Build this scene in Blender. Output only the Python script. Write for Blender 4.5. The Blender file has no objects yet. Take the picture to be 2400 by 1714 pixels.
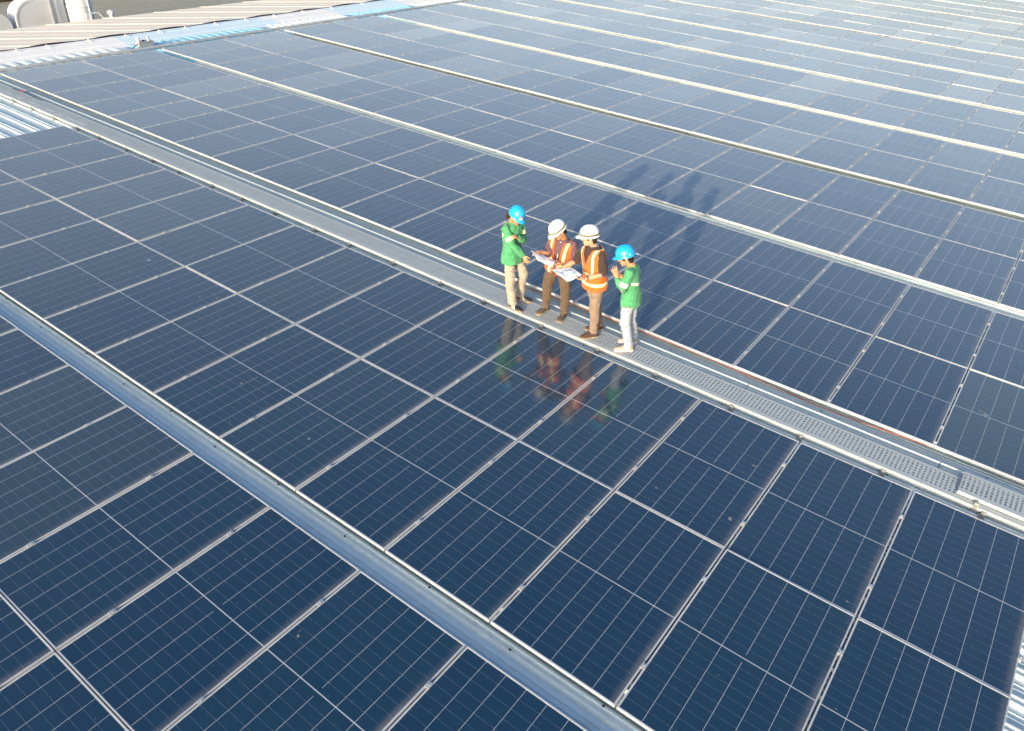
import bpy, bmesh, math, random
from mathutils import Vector, Matrix, noise

random.seed(7)
scene = bpy.context.scene
COL = scene.collection

# ------------------------------------------------------------------ camera
CAM_POS = Vector((9.559, -1.075, 5.157))
CAM_PITCH = math.radians(31.7226)
cam_data = bpy.data.cameras.new('camera')
cam_data.sensor_width = 36.0
cam_data.lens = 1791.667 / 2400 * 36
cam_data.clip_start = 0.1
cam_data.clip_end = 2000
cam = bpy.data.objects.new('camera', cam_data)
COL.objects.link(cam)
CAM_F = Vector((-0.509, 0.681, -0.526)).normalized()
cam.location = CAM_POS
cam.rotation_euler = CAM_F.to_track_quat('-Z', 'Y').to_euler()
scene.camera = cam

# ------------------------------------------------------------------ sky and sun
SUN_EL = math.radians(11.3)
SUN_AZ = math.radians(167.0)            # clockwise from +Y
world = bpy.data.worlds.new('World')
scene.world = world
world.use_nodes = True
wn = world.node_tree.nodes
sky = wn.new('ShaderNodeTexSky')
sky.sky_type = 'NISHITA'
sky.sun_disc = False
sky.sun_elevation = SUN_EL
sky.sun_rotation = SUN_AZ
sky.air_density = 1.0
sky.dust_density = 8.0
sky.ozone_density = 3.0
world.node_tree.links.new(sky.outputs[0], wn['Background'].inputs[0])
wn['Background'].inputs[1].default_value = 0.15
sun_data = bpy.data.lights.new('sun', 'SUN')
sun_data.energy = 2.0
sun_data.angle = math.radians(0.5)
sun_data.color = (1.0, 0.82, 0.58)
sun = bpy.data.objects.new('sun', sun_data)
COL.objects.link(sun)
to_sun = Vector((math.sin(SUN_AZ) * math.cos(SUN_EL), math.cos(SUN_AZ) * math.cos(SUN_EL), math.sin(SUN_EL)))
sun.rotation_euler = (-to_sun).to_track_quat('-Z', 'Y').to_euler()

scene.view_settings.view_transform = 'Standard'
scene.view_settings.look = 'None'
scene.view_settings.gamma = 1.0
scene.view_settings.use_curve_mapping = False
scene.view_settings.exposure = 1.55

# ------------------------------------------------------------------ roof frame: u down the slope, v along the ridge, h above the panel glass
SL = math.radians(3.9602)
CS, SN = math.cos(SL), math.sin(SL)
def W(u, v, h=0.0):
    return Vector((u * CS + h * SN, v, -u * SN + h * CS))
RROT = (0.0, SL, 0.0)
CAM_R = Vector((0.8009, 0.598, 0.0)).normalized()
CAM_D = CAM_F.cross(CAM_R)
def project(p):
    """picture position (0..1, 0..1 from the top left) of a world point, to tell which panels are in view"""
    d = p - CAM_POS
    z = d.dot(CAM_F)
    if z < 0.05:
        return None
    return (0.5 + 1791.667 * d.dot(CAM_R) / z / 2400, 0.5 + 1791.667 * d.dot(CAM_D) / z / 1714)

# ------------------------------------------------------------------ helpers
def tag(o, label=None, cat=None, group=None, kind=None):
    if label: o['label'] = label
    if cat: o['category'] = cat
    if group: o['group'] = group
    if kind: o['kind'] = kind
    return o

def new_obj(name, mesh, parent=None, loc=None, rot=None):
    o = bpy.data.objects.new(name, mesh)
    COL.objects.link(o)
    if parent: o.parent = parent
    if loc is not None: o.location = loc
    if rot is not None: o.rotation_euler = rot
    return o

def empty(name, loc, rot=None):
    o = bpy.data.objects.new(name, None)
    o.empty_display_size = 0.1
    COL.objects.link(o)
    o.location = loc
    if rot is not None: o.rotation_euler = rot
    return o

def mesh_from(name, verts, faces, mats, idx=None, smooth=False):
    m = bpy.data.meshes.new(name)
    m.from_pydata([tuple(v) for v in verts], [], faces)
    for mt in (mats if isinstance(mats, (list, tuple)) else [mats]):
        m.materials.append(mt)
    if idx: m.polygons.foreach_set('material_index', idx)
    if smooth: m.polygons.foreach_set('use_smooth', [True] * len(m.polygons))
    m.update()
    return m

class MB:
    """collects shapes for one mesh"""
    def __init__(self):
        self.v, self.f, self.i = [], [], []
    def quad(self, a, b, c, d, mi=0):
        n = len(self.v); self.v += [a, b, c, d]; self.f.append((n, n + 1, n + 2, n + 3)); self.i.append(mi)
    def box(self, x0, x1, y0, y1, z0, z1, mi=0):
        n = len(self.v)
        self.v += [(x0, y0, z0), (x1, y0, z0), (x1, y1, z0), (x0, y1, z0), (x0, y0, z1), (x1, y0, z1), (x1, y1, z1), (x0, y1, z1)]
        for q in ((0, 3, 2, 1), (4, 5, 6, 7), (0, 1, 5, 4), (1, 2, 6, 5), (2, 3, 7, 6), (3, 0, 4, 7)):
            self.f.append(tuple(n + k for k in q)); self.i.append(mi)
    def loft(self, rings, mi=0, cap=True, closed=True):
        n = len(self.v); m = len(rings[0])
        for r in rings: self.v += [tuple(p) for p in r]
        for a in range(len(rings) - 1):
            for b in range(m if closed else m - 1):
                c = (b + 1) % m
                self.f.append((n + a * m + b, n + a * m + c, n + (a + 1) * m + c, n + (a + 1) * m + b)); self.i.append(mi)
        if cap and closed:
            self.f.append(tuple(n + b for b in reversed(range(m)))); self.i.append(mi)
            e = n + (len(rings) - 1) * m
            self.f.append(tuple(e + b for b in range(m))); self.i.append(mi)
    def tube(self, pts, radii, seg=10, mi=0, round_ends=True):
        pts = [Vector(p) for p in pts]
        if not isinstance(radii, (list, tuple)): radii = [radii] * len(pts)
        rings = []
        ref = None
        for k, p in enumerate(pts):
            t = (pts[min(k + 1, len(pts) - 1)] - pts[max(k - 1, 0)]).normalized()
            if ref is None:
                ref = t.orthogonal().normalized()
            x = (ref - t * ref.dot(t)).normalized(); ref = x
            y = t.cross(x)
            r = radii[k]
            def ring(c, rr): return [c + (x * math.cos(2 * math.pi * q / seg) + y * math.sin(2 * math.pi * q / seg)) * rr for q in range(seg)]
            if round_ends and k == 0:
                rings += [ring(p - t * r * math.cos(a), r * math.sin(a)) for a in (0.25, 0.75, 1.2)]
            rings.append(ring(p, r))
            if round_ends and k == len(pts) - 1:
                rings += [ring(p + t * r * math.cos(a), r * math.sin(a)) for a in (1.2, 0.75, 0.25)]
        self.loft(rings, mi)
    def lathe(self, c, prof, seg=16, mi=0, axis=Vector((0, 0, 1))):
        axis = Vector(axis).normalized(); x = axis.orthogonal().normalized(); y = axis.cross(x); c = Vector(c)
        self.loft([[c + axis * z + (x * math.cos(2 * math.pi * q / seg) + y * math.sin(2 * math.pi * q / seg)) * r for q in range(seg)] for r, z in prof], mi)
    def build(self, name, mats, parent=None, loc=None, rot=None, smooth=False):
        return new_obj(name, self.mesh(name, mats, smooth), parent, loc, rot)
    def mesh(self, name, mats, smooth=False):
        return mesh_from(name, self.v, self.f, mats, self.i if isinstance(mats, (list, tuple)) else None, smooth)

# ------------------------------------------------------------------ materials
class NT:
    def __init__(self, name):
        self.m = bpy.data.materials.new(name); self.m.use_nodes = True
        self.t = self.m.node_tree; self.b = self.t.nodes['Principled BSDF']
    def n(self, kind, **kw):
        x = self.t.nodes.new('ShaderNode' + kind)
        for k, v in kw.items(): setattr(x, k, v)
        return x
    def l(self, a, b): self.t.links.new(a, b)
    def inp(self, sock, v):
        if isinstance(v, bpy.types.NodeSocket): self.l(v, sock)
        else: sock.default_value = v
    def math(self, op, a, b=None, clamp=False):
        x = self.n('Math', operation=op, use_clamp=clamp); self.inp(x.inputs[0], a)
        if b is not None: self.inp(x.inputs[1], b)
        return x.outputs[0]
    def ramp(self, fac, p0, p1, c0=(0, 0, 0, 1), c1=(1, 1, 1, 1)):
        x = self.n('ValToRGB'); self.l(fac, x.inputs[0])
        x.color_ramp.elements[0].position = p0; x.color_ramp.elements[0].color = c0
        x.color_ramp.elements[1].position = p1; x.color_ramp.elements[1].color = c1
        return x.outputs[0]
    def mix(self, fac, a, b):
        x = self.n('Mix', data_type='RGBA'); self.inp(x.inputs[0], fac)
        self.inp(x.inputs[6], a if isinstance(a, bpy.types.NodeSocket) else (*a, 1)); self.inp(x.inputs[7], b if isinstance(b, bpy.types.NodeSocket) else (*b, 1))
        return x.outputs[2]
    def noise(self, scale, vec=None, detail=4, rough=0.55):
        x = self.n('TexNoise'); x.inputs['Scale'].default_value = scale; x.inputs['Detail'].default_value = detail; x.inputs['Roughness'].default_value = rough
        if vec is not None: self.l(vec, x.inputs['Vector'])
        return x.outputs['Fac']
    def mapping(self, vec, scale=(1, 1, 1)):
        x = self.n('Mapping'); self.l(vec, x.inputs['Vector']); x.inputs['Scale'].default_value = scale
        return x.outputs[0]
    def pos(self): return self.n('NewGeometry').outputs['Position']
    def bump(self, h, strength=0.3, dist=0.005):
        x = self.n('Bump'); x.inputs['Strength'].default_value = strength; x.inputs['Distance'].default_value = dist
        self.l(h, x.inputs['Height']); self.l(x.outputs[0], self.b.inputs['Normal'])

def simple(name, col, rough=0.5, metal=0.0, var=0.12, vscale=9.0, bump=0.0, bscale=60.0, coat=0.0, stretch=(1, 1, 1)):
    t = NT(name)
    p = t.mapping(t.pos(), stretch)
    f = t.ramp(t.noise(vscale, p), 0.3, 0.7)
    d = tuple(c * (1 - var) for c in col); e = tuple(min(1, c * (1 + var * 0.7)) for c in col)
    t.l(t.mix(f, d, e), t.b.inputs['Base Color'])
    t.b.inputs['Roughness'].default_value = rough
    t.b.inputs['Metallic'].default_value = metal
    t.b.inputs['Coat Weight'].default_value = coat
    if bump: t.bump(t.noise(bscale, p, 3), bump, 0.004)
    return t.m

def panel_mat(name, base, cell):
    """photovoltaic laminate under dusty glass: UV runs over the whole panel"""
    t = NT(name)
    uv = t.n('UVMap').outputs[0]
    sep = t.n('SeparateXYZ'); t.l(uv, sep.inputs[0])
    pos = t.pos()
    tint = t.n('Attribute', attribute_type='OBJECT', attribute_name='tint').outputs['Fac']
    col = base
    if cell:
        # faint shade differences from cell to cell and panel to panel
        sc = t.n('Vector' 'Math', operation='MULTIPLY'); t.l(uv, sc.inputs[0]); sc.inputs[1].default_value = (6.0, 20.0, 1.0)
        fl = t.n('VectorMath', operation='FLOOR'); t.l(sc.outputs[0], fl.inputs[0])
        ad = t.n('VectorMath', operation='ADD'); t.l(fl.outputs[0], ad.inputs[0]); t.l(tint, ad.inputs[1])
        wn_ = t.n('TexWhiteNoise'); t.l(ad.outputs[0], wn_.inputs[0])
        c = t.mix(t.math('MULTIPLY', wn_.outputs[0], 0.55), base, tuple(k * s for k, s in zip(base, (1.7, 1.25, 1.1))))
        col = t.mix(t.math('MULTIPLY', tint, 0.6), c, tuple(k * s for k, s in zip(base, (2.2, 1.35, 1.05))))
    # dust film, thicker towards the lower end of the panel where rain leaves it
    n1 = t.noise(2.2, pos, 5, 0.6)
    n2 = t.noise(55.0, t.mapping(pos, (1, 4.0, 1)), 4, 0.7)
    film = t.math('ADD', t.math('MULTIPLY', t.ramp(n1, 0.3, 0.75), 0.010), 0.001)
    edge = t.math('SUBTRACT', sep.outputs[0], t.math('MULTIPLY', n2, 0.11))
    edge = t.ramp(edge, 0.885, 0.965)
    e2 = t.math('MULTIPLY', edge, t.math('ADD', t.math('MULTIPLY', t.ramp(t.noise(0.9, pos, 2), 0.32, 0.68), 0.45), 0.03))
    speck = t.ramp(t.noise(38.0, pos, 2, 0.5), 0.735, 0.76)
    drop = t.ramp(t.noise(7.0, pos, 2, 0.45), 0.772, 0.785)
    speck = t.math('MAXIMUM', t.math('MULTIPLY', speck, 0.35), t.math('MULTIPLY', drop, 0.55))
    dust = t.math('ADD', t.math('ADD', t.math('ADD', film, t.math('MULTIPLY', t.math('GREATER_THAN', tint, 0.85), 0.02)), e2), speck, True)
    t.l(t.mix(dust, col, (0.42, 0.38, 0.32)), t.b.inputs['Base Color'])
    t.b.inputs['Roughness'].default_value = 0.35
    t.b.inputs['Specular IOR Level'].default_value = 0.0
    t.l(t.math('ADD', t.math('MULTIPLY', tint, 0.06), 0.245), t.b.inputs['Sheen Weight'])
    t.b.inputs['Sheen Roughness'].default_value = 0.37
    t.b.inputs['Sheen Tint'].default_value = (0.70, 0.79, 0.92, 1)
    t.b.inputs['Coat Weight'].default_value = 1.0
    t.b.inputs['Coat IOR'].default_value = 1.68
    t.l(t.math('ADD', t.math('MULTIPLY', n1, 0.07), 0.06), t.b.inputs['Coat Roughness'])
    # float glass on a long frame is never perfectly flat
    bp = t.n('Bump'); bp.inputs['Strength'].default_value = 0.05; bp.inputs['Distance'].default_value = 0.02
    t.l(t.noise(1.6, pos, 2), bp.inputs['Height']); t.l(bp.outputs[0], t.b.inputs['Coat Normal'])
    return t.m

M_CELL = panel_mat('solar_cell', (0.0, 0.022, 0.056), True)
M_BACK = panel_mat('panel_backsheet', (0.46, 0.48, 0.50), False)
M_ALU = simple('anodised_aluminium', (0.50, 0.51, 0.52), 0.45, 0.1, 0.10, 3.0)
M_CLAMP = simple('clamp_steel', (0.62, 0.60, 0.56), 0.35, 0.6, 0.2, 30)
M_RAIL = simple('rail_aluminium', (0.42, 0.42, 0.42), 0.5, 0.3, 0.2, 8)

def galv_mat(name, col, rough, metal, dirt=0.5):
    t = NT(name)
    pos = t.pos()
    vo = t.n('TexVoronoi'); vo.inputs['Scale'].default_value = 70.0; t.l(pos, vo.inputs['Vector'])
    sp = t.mix(t.math('MULTIPLY', vo.outputs['Distance'], 0.5), col, tuple(c * 0.72 for c in col))
    st = t.ramp(t.noise(2.0, t.mapping(pos, (0.25, 9.0, 9.0)), 5, 0.65), 0.42, 0.78)
    bl = t.ramp(t.noise(5.0, pos, 5, 0.65), 0.45, 0.75)
    t.l(t.mix(t.math('MULTIPLY', t.math('MULTIPLY', st, bl), dirt), sp, (0.16, 0.13, 0.09)), t.b.inputs['Base Color'])
    t.b.inputs['Metallic'].default_value = metal
    t.l(t.math('ADD', t.math('MULTIPLY', bl, 0.2), rough), t.b.inputs['Roughness'])
    t.bump(t.noise(25.0, pos, 3), 0.15, 0.003)
    return t.m
M_ROOF = galv_mat('zincalume_roof', (0.58, 0.68, 0.70), 0.36, 0.25, 0.6)
M_ROOFB = galv_mat('blue_roof', (0.26, 0.50, 0.66), 0.38, 0.25, 0.35)  # blue base colour for the ridge end of some roof bands
M_DECK = galv_mat('galvanised_deck', (0.43, 0.47, 0.48), 0.55, 0.05, 0.3)
M_TRAY = galv_mat('galvanised_tray', (0.40, 0.46, 0.47), 0.5, 0.2, 0.25)
M_CAPW = galv_mat('white_ridge_metal', (0.86, 0.85, 0.82), 0.5, 0.0, 0.3)
M_CAPB = galv_mat('pale_blue_ridge', (0.66, 0.80, 0.87), 0.5, 0.0, 0.3)  # pale blue base colour for some capping lengths
M_STEEL = simple('bracket_steel', (0.40, 0.40, 0.38), 0.45, 0.5, 0.25, 25)
M_DARK = simple('black_rubber', (0.02, 0.02, 0.022), 0.6)
M_RED = simple('red_cable', (0.40, 0.06, 0.04), 0.45)
M_PIPE = simple('zinc_pipe', (0.52, 0.53, 0.54), 0.4, 0.5, 0.15, 5)
M_BEIGE = galv_mat('beige_roof', (0.80, 0.73, 0.62), 0.6, 0.0, 0.25)
M_BROOF = galv_mat('weathered_roof', (0.30, 0.31, 0.28), 0.7, 0.0, 0.5)
M_DUCT = simple('white_duct_paint', (0.60, 0.62, 0.64), 0.5, 0.0, 0.06, 3)
M_WALL = simple('brown_wall', (0.16, 0.12, 0.07), 0.7, 0.0, 0.3, 2)
M_GROUND = simple('asphalt', (0.06, 0.06, 0.06), 0.9, 0.0, 0.3, 0.5)

# ================================================================== ground and roof
ground = mesh_from('ground', [(-900, -900, -9), (900, -900, -9), (900, 900, -9), (-900, 900, -9)], [(0, 1, 2, 3)], M_GROUND)
tag(new_obj('ground', ground), kind='structure')

PAN = -0.125                 # roof sheet below the panel glass
RIB0, RIBP = 2.508, 0.3375   # trapezoidal ribs run down the slope
U0, U1 = -16.0, 13.5
def roof_profile(v0, v1):
    pr = []
    k = math.ceil((v0 - RIB0) / RIBP)
    pr.append((v0, PAN))
    while RIB0 + k * RIBP + 0.08 < v1:
        c = RIB0 + k * RIBP
        if c - 0.08 > v0:
            for dv, dh in ((-0.072, 0), (-0.052, 0.034), (-0.034, 0.036), (-0.026, 0.018), (0.016, 0.018), (0.024, 0.036), (0.045, 0.036), (0.068, 0)):
                pr.append((c + dv, PAN + dh))
            for dv in (0.135, 0.19):
                if c + dv + 0.012 < v1:
                    pr += [(c + dv, PAN), (c + dv + 0.004, PAN + 0.006), (c + dv + 0.010, PAN + 0.006), (c + dv + 0.014, PAN)]
        k += 1
    pr.append((v1, PAN))
    return pr
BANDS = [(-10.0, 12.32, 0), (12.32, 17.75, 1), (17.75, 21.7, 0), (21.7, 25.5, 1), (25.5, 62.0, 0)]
verts, faces, idx = [], [], []
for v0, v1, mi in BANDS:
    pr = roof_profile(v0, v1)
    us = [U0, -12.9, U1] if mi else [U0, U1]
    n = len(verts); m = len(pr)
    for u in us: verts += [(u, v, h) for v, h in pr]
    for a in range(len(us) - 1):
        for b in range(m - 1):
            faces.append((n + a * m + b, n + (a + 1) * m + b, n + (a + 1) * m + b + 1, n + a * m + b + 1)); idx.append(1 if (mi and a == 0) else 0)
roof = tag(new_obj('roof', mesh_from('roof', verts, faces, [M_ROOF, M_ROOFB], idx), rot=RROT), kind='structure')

# roofing screws with rubber washers along the rib crests
mb = MB()
for k in range(-8, 50):
    c = RIB0 + k * RIBP
    if not (1.9 < c < 2.8 or 5.5 < c < 8.3 or 12.2 < c < 13.1): continue
    for q in range(26):
        u = -14.6 + 1.02 * q + 0.1 * math.sin(k * 3 + q)
        mb.lathe((u, c + 0.03 * (-1) ** q, PAN + 0.036), [(0.014, 0), (0.012, 0.003), (0.007, 0.004), (0.007, 0.010)], 6)
o = mb.build('roofing_screws', M_DARK, roof); o['kind'] = 'stuff'
# ridge capping in overlapping lengths, some coloured white and some pale blue
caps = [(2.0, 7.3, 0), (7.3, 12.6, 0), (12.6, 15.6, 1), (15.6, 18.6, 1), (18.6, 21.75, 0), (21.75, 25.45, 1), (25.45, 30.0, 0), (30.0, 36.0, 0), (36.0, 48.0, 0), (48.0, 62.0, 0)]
for k, (v0, v1, mi) in enumerate(caps):
    lift = 0.003 * (k % 2)
    prof = [(-15.86, -0.134), (-15.87, -0.128), (-16.25, -0.092), (-16.26, -0.080), (-16.72, -0.040), (-16.73, -0.030), (-17.02, -0.022), (-17.05, -0.03), (-17.06, -0.20)]
    skew = 0.55 if k in (2, 4, 5) else 0.0
    vs, fs = [], []
    steps = max(2, int((v1 - v0) / 0.6))
    for j in range(steps + 1):
        v = v0 + (v1 - v0 + 0.03) * j / steps
        for u, h in prof:
            sk = skew * (u + 15.86) / 1.2 * (1 - j / steps)
            wob = 0.008 * noise.noise((u * 2.0, v * 1.7, k)) + 0.004 * noise.noise((u * 7, v * 5, k))
            vs.append((u, v - sk * -0.6, h + lift + wob))
    m = len(prof)
    for j in range(steps):
        for b in range(m - 1):
            fs.append((j * m + b, j * m + b + 1, (j + 1) * m + b + 1, (j + 1) * m + b))
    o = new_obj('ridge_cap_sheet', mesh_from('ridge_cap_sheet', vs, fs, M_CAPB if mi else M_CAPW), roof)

# small posts with a wire stay along the ridge edge
mb = MB(); mb.box(-0.015, 0.015, -0.02, 0.02, 0, 0.07); mb.box(-0.05, 0.05, -0.03, 0.03, 0, 0.012); mb.tube([(0, 0, 0.06), (0.2, 0.02, 0.0)], 0.006, 6)
post = mb.mesh('ridge_post', M_DUCT)
for v in (9.55, 10.45, 11.75, 13.0, 14.2, 15.2, 16.4, 17.7, 19.0, 20.4, 21.9, 23.6):
    new_obj('ridge_post', post, roof, (-16.86, v, -0.03))
mb = MB(); mb.tube([(-17.13, v, -0.03 + 0.02 * math.sin(v * 3.1)) for v in [3 + 0.25 * q for q in range(100)]], 0.028, 8)
tag(mb.build('black_pipe', M_DARK, rot=RROT, smooth=True), 'thin black pipe running along the far edge of the ridge capping', 'pipe')

# conduit along the upper end of the array
mb = MB(); mb.tube([(0, 0, 0), (0, 47, 0)], 0.046, 14)
rail = tag(mb.build('conduit', M_PIPE, None, W(-14.98, 8.0, -0.03), RROT, True), 'long grey metal conduit along the upper ends of the panel rows', 'conduit')
mb = MB(); mb.box(-0.05, 0.22, -0.02, 0.02, -0.07, -0.04); mb.box(0.10, 0.14, -0.04, -0.01, -0.045, -0.015); mb.box(0.10, 0.14, 0.02, 0.05, -0.045, -0.015)
cb = mb.mesh('conduit_bracket', M_CLAMP)
v = 0.6
while v < 46:
    new_obj('bracket', cb, rail, (0, v, 0)); v += 1.06 if int(v) % 3 else 1.3

# sensor box on the ridge sheet
bx = tag(empty('sensor_box', W(-15.52, 12.85, -0.10), RROT), 'small grey sensor box with two capped posts near the ridge', 'sensor box')
mb = MB(); mb.box(-0.11, 0.11, -0.24, 0.24, 0.02, 0.155); mb.box(-0.13, 0.13, -0.26, 0.26, 0.155, 0.165); mb.build('housing', M_RAIL, bx)
for y, r in ((-0.2, 0.06), (0.14, 0.045)):
    mb = MB(); mb.lathe((0.0, y, 0.165), [(r * .8, 0), (r * .8, 0.07), (r, 0.075), (r, 0.12), (r * .6, 0.135)], 12); mb.build('cap', M_DUCT, bx, smooth=False)
mb = MB(); mb.box(-0.03, 0.02, -0.06, 0.0, 0.165, 0.2); mb.build('plug', M_DARK, bx)
mb = MB(); mb.tube([(0.02, -0.24, 0.10), (0.1, -0.36, 0.09), (0.2, -0.55, 0.03), (0.3, -0.75, 0.02)], 0.012, 6); mb.build('lead', M_DARK, bx, smooth=True)

# ================================================================== roofs and plant beyond the ridge
annex = tag(empty('annex_roof', W(-18.9, 12.0, -0.2), RROT), 'beige ribbed metal roof beyond the ridge capping', 'roof')
AU0, AU1 = -20.75 + 18.9, -17.22 + 18.9
mb = MB(); mb.quad((AU0, -16, 0), (AU1, -16, 0), (AU1, 44, 0), (AU0, 44, 0)); mb.quad((AU0, -16, -0.6), (AU0, -16, 0), (AU0, 44, 0), (AU0, 44, -0.6)); mb.quad((AU1, -16, 0), (AU1, -16, -0.6), (AU1, 44, -0.6), (AU1, 44, 0))
mb.build('sheeting', M_BEIGE, annex)
TR = math.tan(math.radians(90 - 33.0))
for k in range(60):     # ribs lie askew to the ridge; every second one is low
    v0 = -20.0 + 1.02 * k
    hi = 0.018 if k % 2 == 0 else 0.006; wd = 0.05 if k % 2 == 0 else 0.03
    R_ = []
    for u in (AU0, AU1):
        v = v0 + (u - AU0) * TR
        R_.append([(u, v - wd * 1.9, 0.001), (u, v - wd, hi), (u, v + wd, hi), (u, v + wd * 1.9, 0.001)])
    mb = MB(); mb.loft(R_, cap=False, closed=False); mb.build('rib', M_BEIGE, annex)

vs, fs = [], []
for k in range(60):
    u = -20.9 - 0.5 * k
    for du, dh in ((0, 0), (-0.4, 0), (-0.42, 0.05), (-0.48, 0.05)): vs.append((u + du, -10, dh - 1.0)); vs.append((u + du, 120, dh - 1.0))
for k in range(len(vs) // 2 - 1): fs.append((2 * k, 2 * k + 2, 2 * k + 3, 2 * k + 1))
tag(new_obj('lower_roof', mesh_from('lower_roof', vs, fs, M_BROOF), rot=RROT), 'weathered brown low roof at the top left behind the beige roof', 'roof')

# white fan housing: rounded scroll, flange and outlet box
fan = tag(empty('fan_housing', W(-21.8, 12.9, -1.0), RROT), 'white rounded fan housing with outlet box behind the beige roof', 'duct')
def scroll(r, w, depth, x0, zc):
    out = [(w, -1.0), ] if False else []
    for q in range(13):
        a = math.pi / 2 + math.pi / 2 * q / 12
        out.append((r * math.cos(a), zc + r * math.sin(a)))
    out += [(-r, 0.0), (w, 0.0), (w, zc + r)]
    return out
def prism(mb, outline, u0, u1, y0):
    mb.loft([[(u0, y0 + y, z) for y, z in outline], [(u1, y0 + y, z) for y, z in outline]])
mb = MB(); prism(mb, scroll(0.62, 0.55, 0, 0, 0.78), -0.75, 0.0, -0.38); mb.build('scroll', M_DUCT, fan)
mb = MB()
o1 = [(math.cos(math.pi / 2 + math.pi / 2 * q / 12), math.sin(math.pi / 2 + math.pi / 2 * q / 12)) for q in range(13)]
for q in range(12):
    (c0, s0), (c1, s1) = o1[q], o1[q + 1]
    for ra, rb, ua, ub in ((0.62, 0.68, 0.012, 0.012), (0.68, 0.68, 0.012, -0.08)):
        mb.quad((ua, -0.38 + ra * c0, 0.78 + ra * s0), (ua, -0.38 + ra * c1, 0.78 + ra * s1), (ub, -0.38 + rb * c1, 0.78 + rb * s1), (ub, -0.38 + rb * c0, 0.78 + rb * s0))
mb.box(-0.08, 0.012, -1.06, -1.0, 0.0, 0.78)
mb.build('rim', M_DUCT, fan)
mb = MB(); mb.box(0.02, 0.06, 0.17, 0.23, 0.0, 1.5); mb.build('flange', M_ALU, fan)
mb = MB(); mb.box(-0.6, -0.05, 0.25, 0.72, 0.3, 2.4); mb.box(-0.55, -0.1, 0.28, 0.7, 0.0, 0.3); mb.build('outlet_box', M_DUCT, fan)
tank = tag(empty('exhaust_cylinder', W(-21.9, 14.2, -1.0), RROT), 'white upright exhaust cylinder right of the fan housing', 'duct')
mb = MB(); mb.lathe((0, -0.03, 0), [(0.45, 0), (0.45, 1.1), (0.44, 1.12), (0.44, 2.2), (0.3, 2.45)], 28); mb.build('shell', M_DUCT, tank, smooth=True)
mb = MB(); mb.lathe((0, -0.03, 1.1), [(0.455, 0), (0.47, 0.0), (0.47, 0.04), (0.455, 0.04)], 28); mb.build('band', M_DUCT, tank)
mb = MB(); mb.tube([(0.44, 0.10, 1.9), (0.45, 0.14, 0.4)], 0.03, 8); mb.build('drain_pipe', M_DUCT, tank)
fr = tag(empty('support_frame', W(-21.2, 14.45, -1.0), RROT), 'white angled support frame in front of the exhaust cylinder', 'frame')
for a, b in (((0, -0.3, 0.0), (0, -0.3, 0.92)), ((0, -0.3, 0.92), (0, 0.05, 0.92)), ((0, 0.05, 0.92), (0, 0.35, 0.55)), ((0, 0.35, 0.55), (0, 0.35, 0.0)), ((0, -0.3, 0.6), (0, 0.35, 0.58))):
    mb = MB(); mb.tube([a, b], 0.028, 6); mb.build('strut', M_DUCT, fr)
mb = MB(); mb.box(-0.02, 0.02, -0.44, -0.34, 0.4, 0.95); mb.build('plate', M_DUCT, fr)
mb = MB(); mb.lathe((0.0, 0.52, 0.0), [(0.09, 0), (0.09, 0.8), (0.13, 0.82), (0.13, 0.9), (0.02, 0.95)], 12)
tag(mb.build('vent_pipe', M_DUCT, None, W(-21.3, 14.5, -1.0), RROT), 'short white vent pipe with a cap beside the support frame', 'pipe')
duct = tag(empty('round_duct', W(-21.8, 11.2, -1.0), RROT), 'white round topped duct at the left edge of the picture', 'duct')
mb = MB()
out = [(0.48 * math.cos(math.pi * q / 16), 0.66 + 0.48 * math.sin(math.pi * q / 16)) for q in range(17)] + [(-0.48, 0), (0.48, 0)]
prism(mb, out, -0.9, 0.0, 0); mb.build('shell', M_DUCT, duct)
mb = MB(); prism(mb, [(0.5 * math.cos(math.pi * q / 16), 0.66 + 0.5 * math.sin(math.pi * q / 16)) for q in range(17)] + [(-0.5, 0), (0.5, 0)], -0.45, -0.4, 0); mb.build('band', M_DUCT, duct)

wall = tag(empty('workshop', W(-30, 18, -3.0), RROT), 'brown walled workshop with a white ledge in the top left corner', 'building')
mb = MB(); mb.box(-6, 0, -14, 3.5, 0, 6.0); mb.build('wall', M_WALL, wall)
mb = MB(); mb.box(0.0, 0.5, -14, 4.5, 2.55, 2.95); mb.build('ledge', M_DUCT, wall)
for y in (-3.2, 0.2, 3.0):
    mb = MB(); mb.box(0.02, 0.16, y, y + 0.22, 2.95, 6.0); mb.build('post', M_RAIL, wall)

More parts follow.
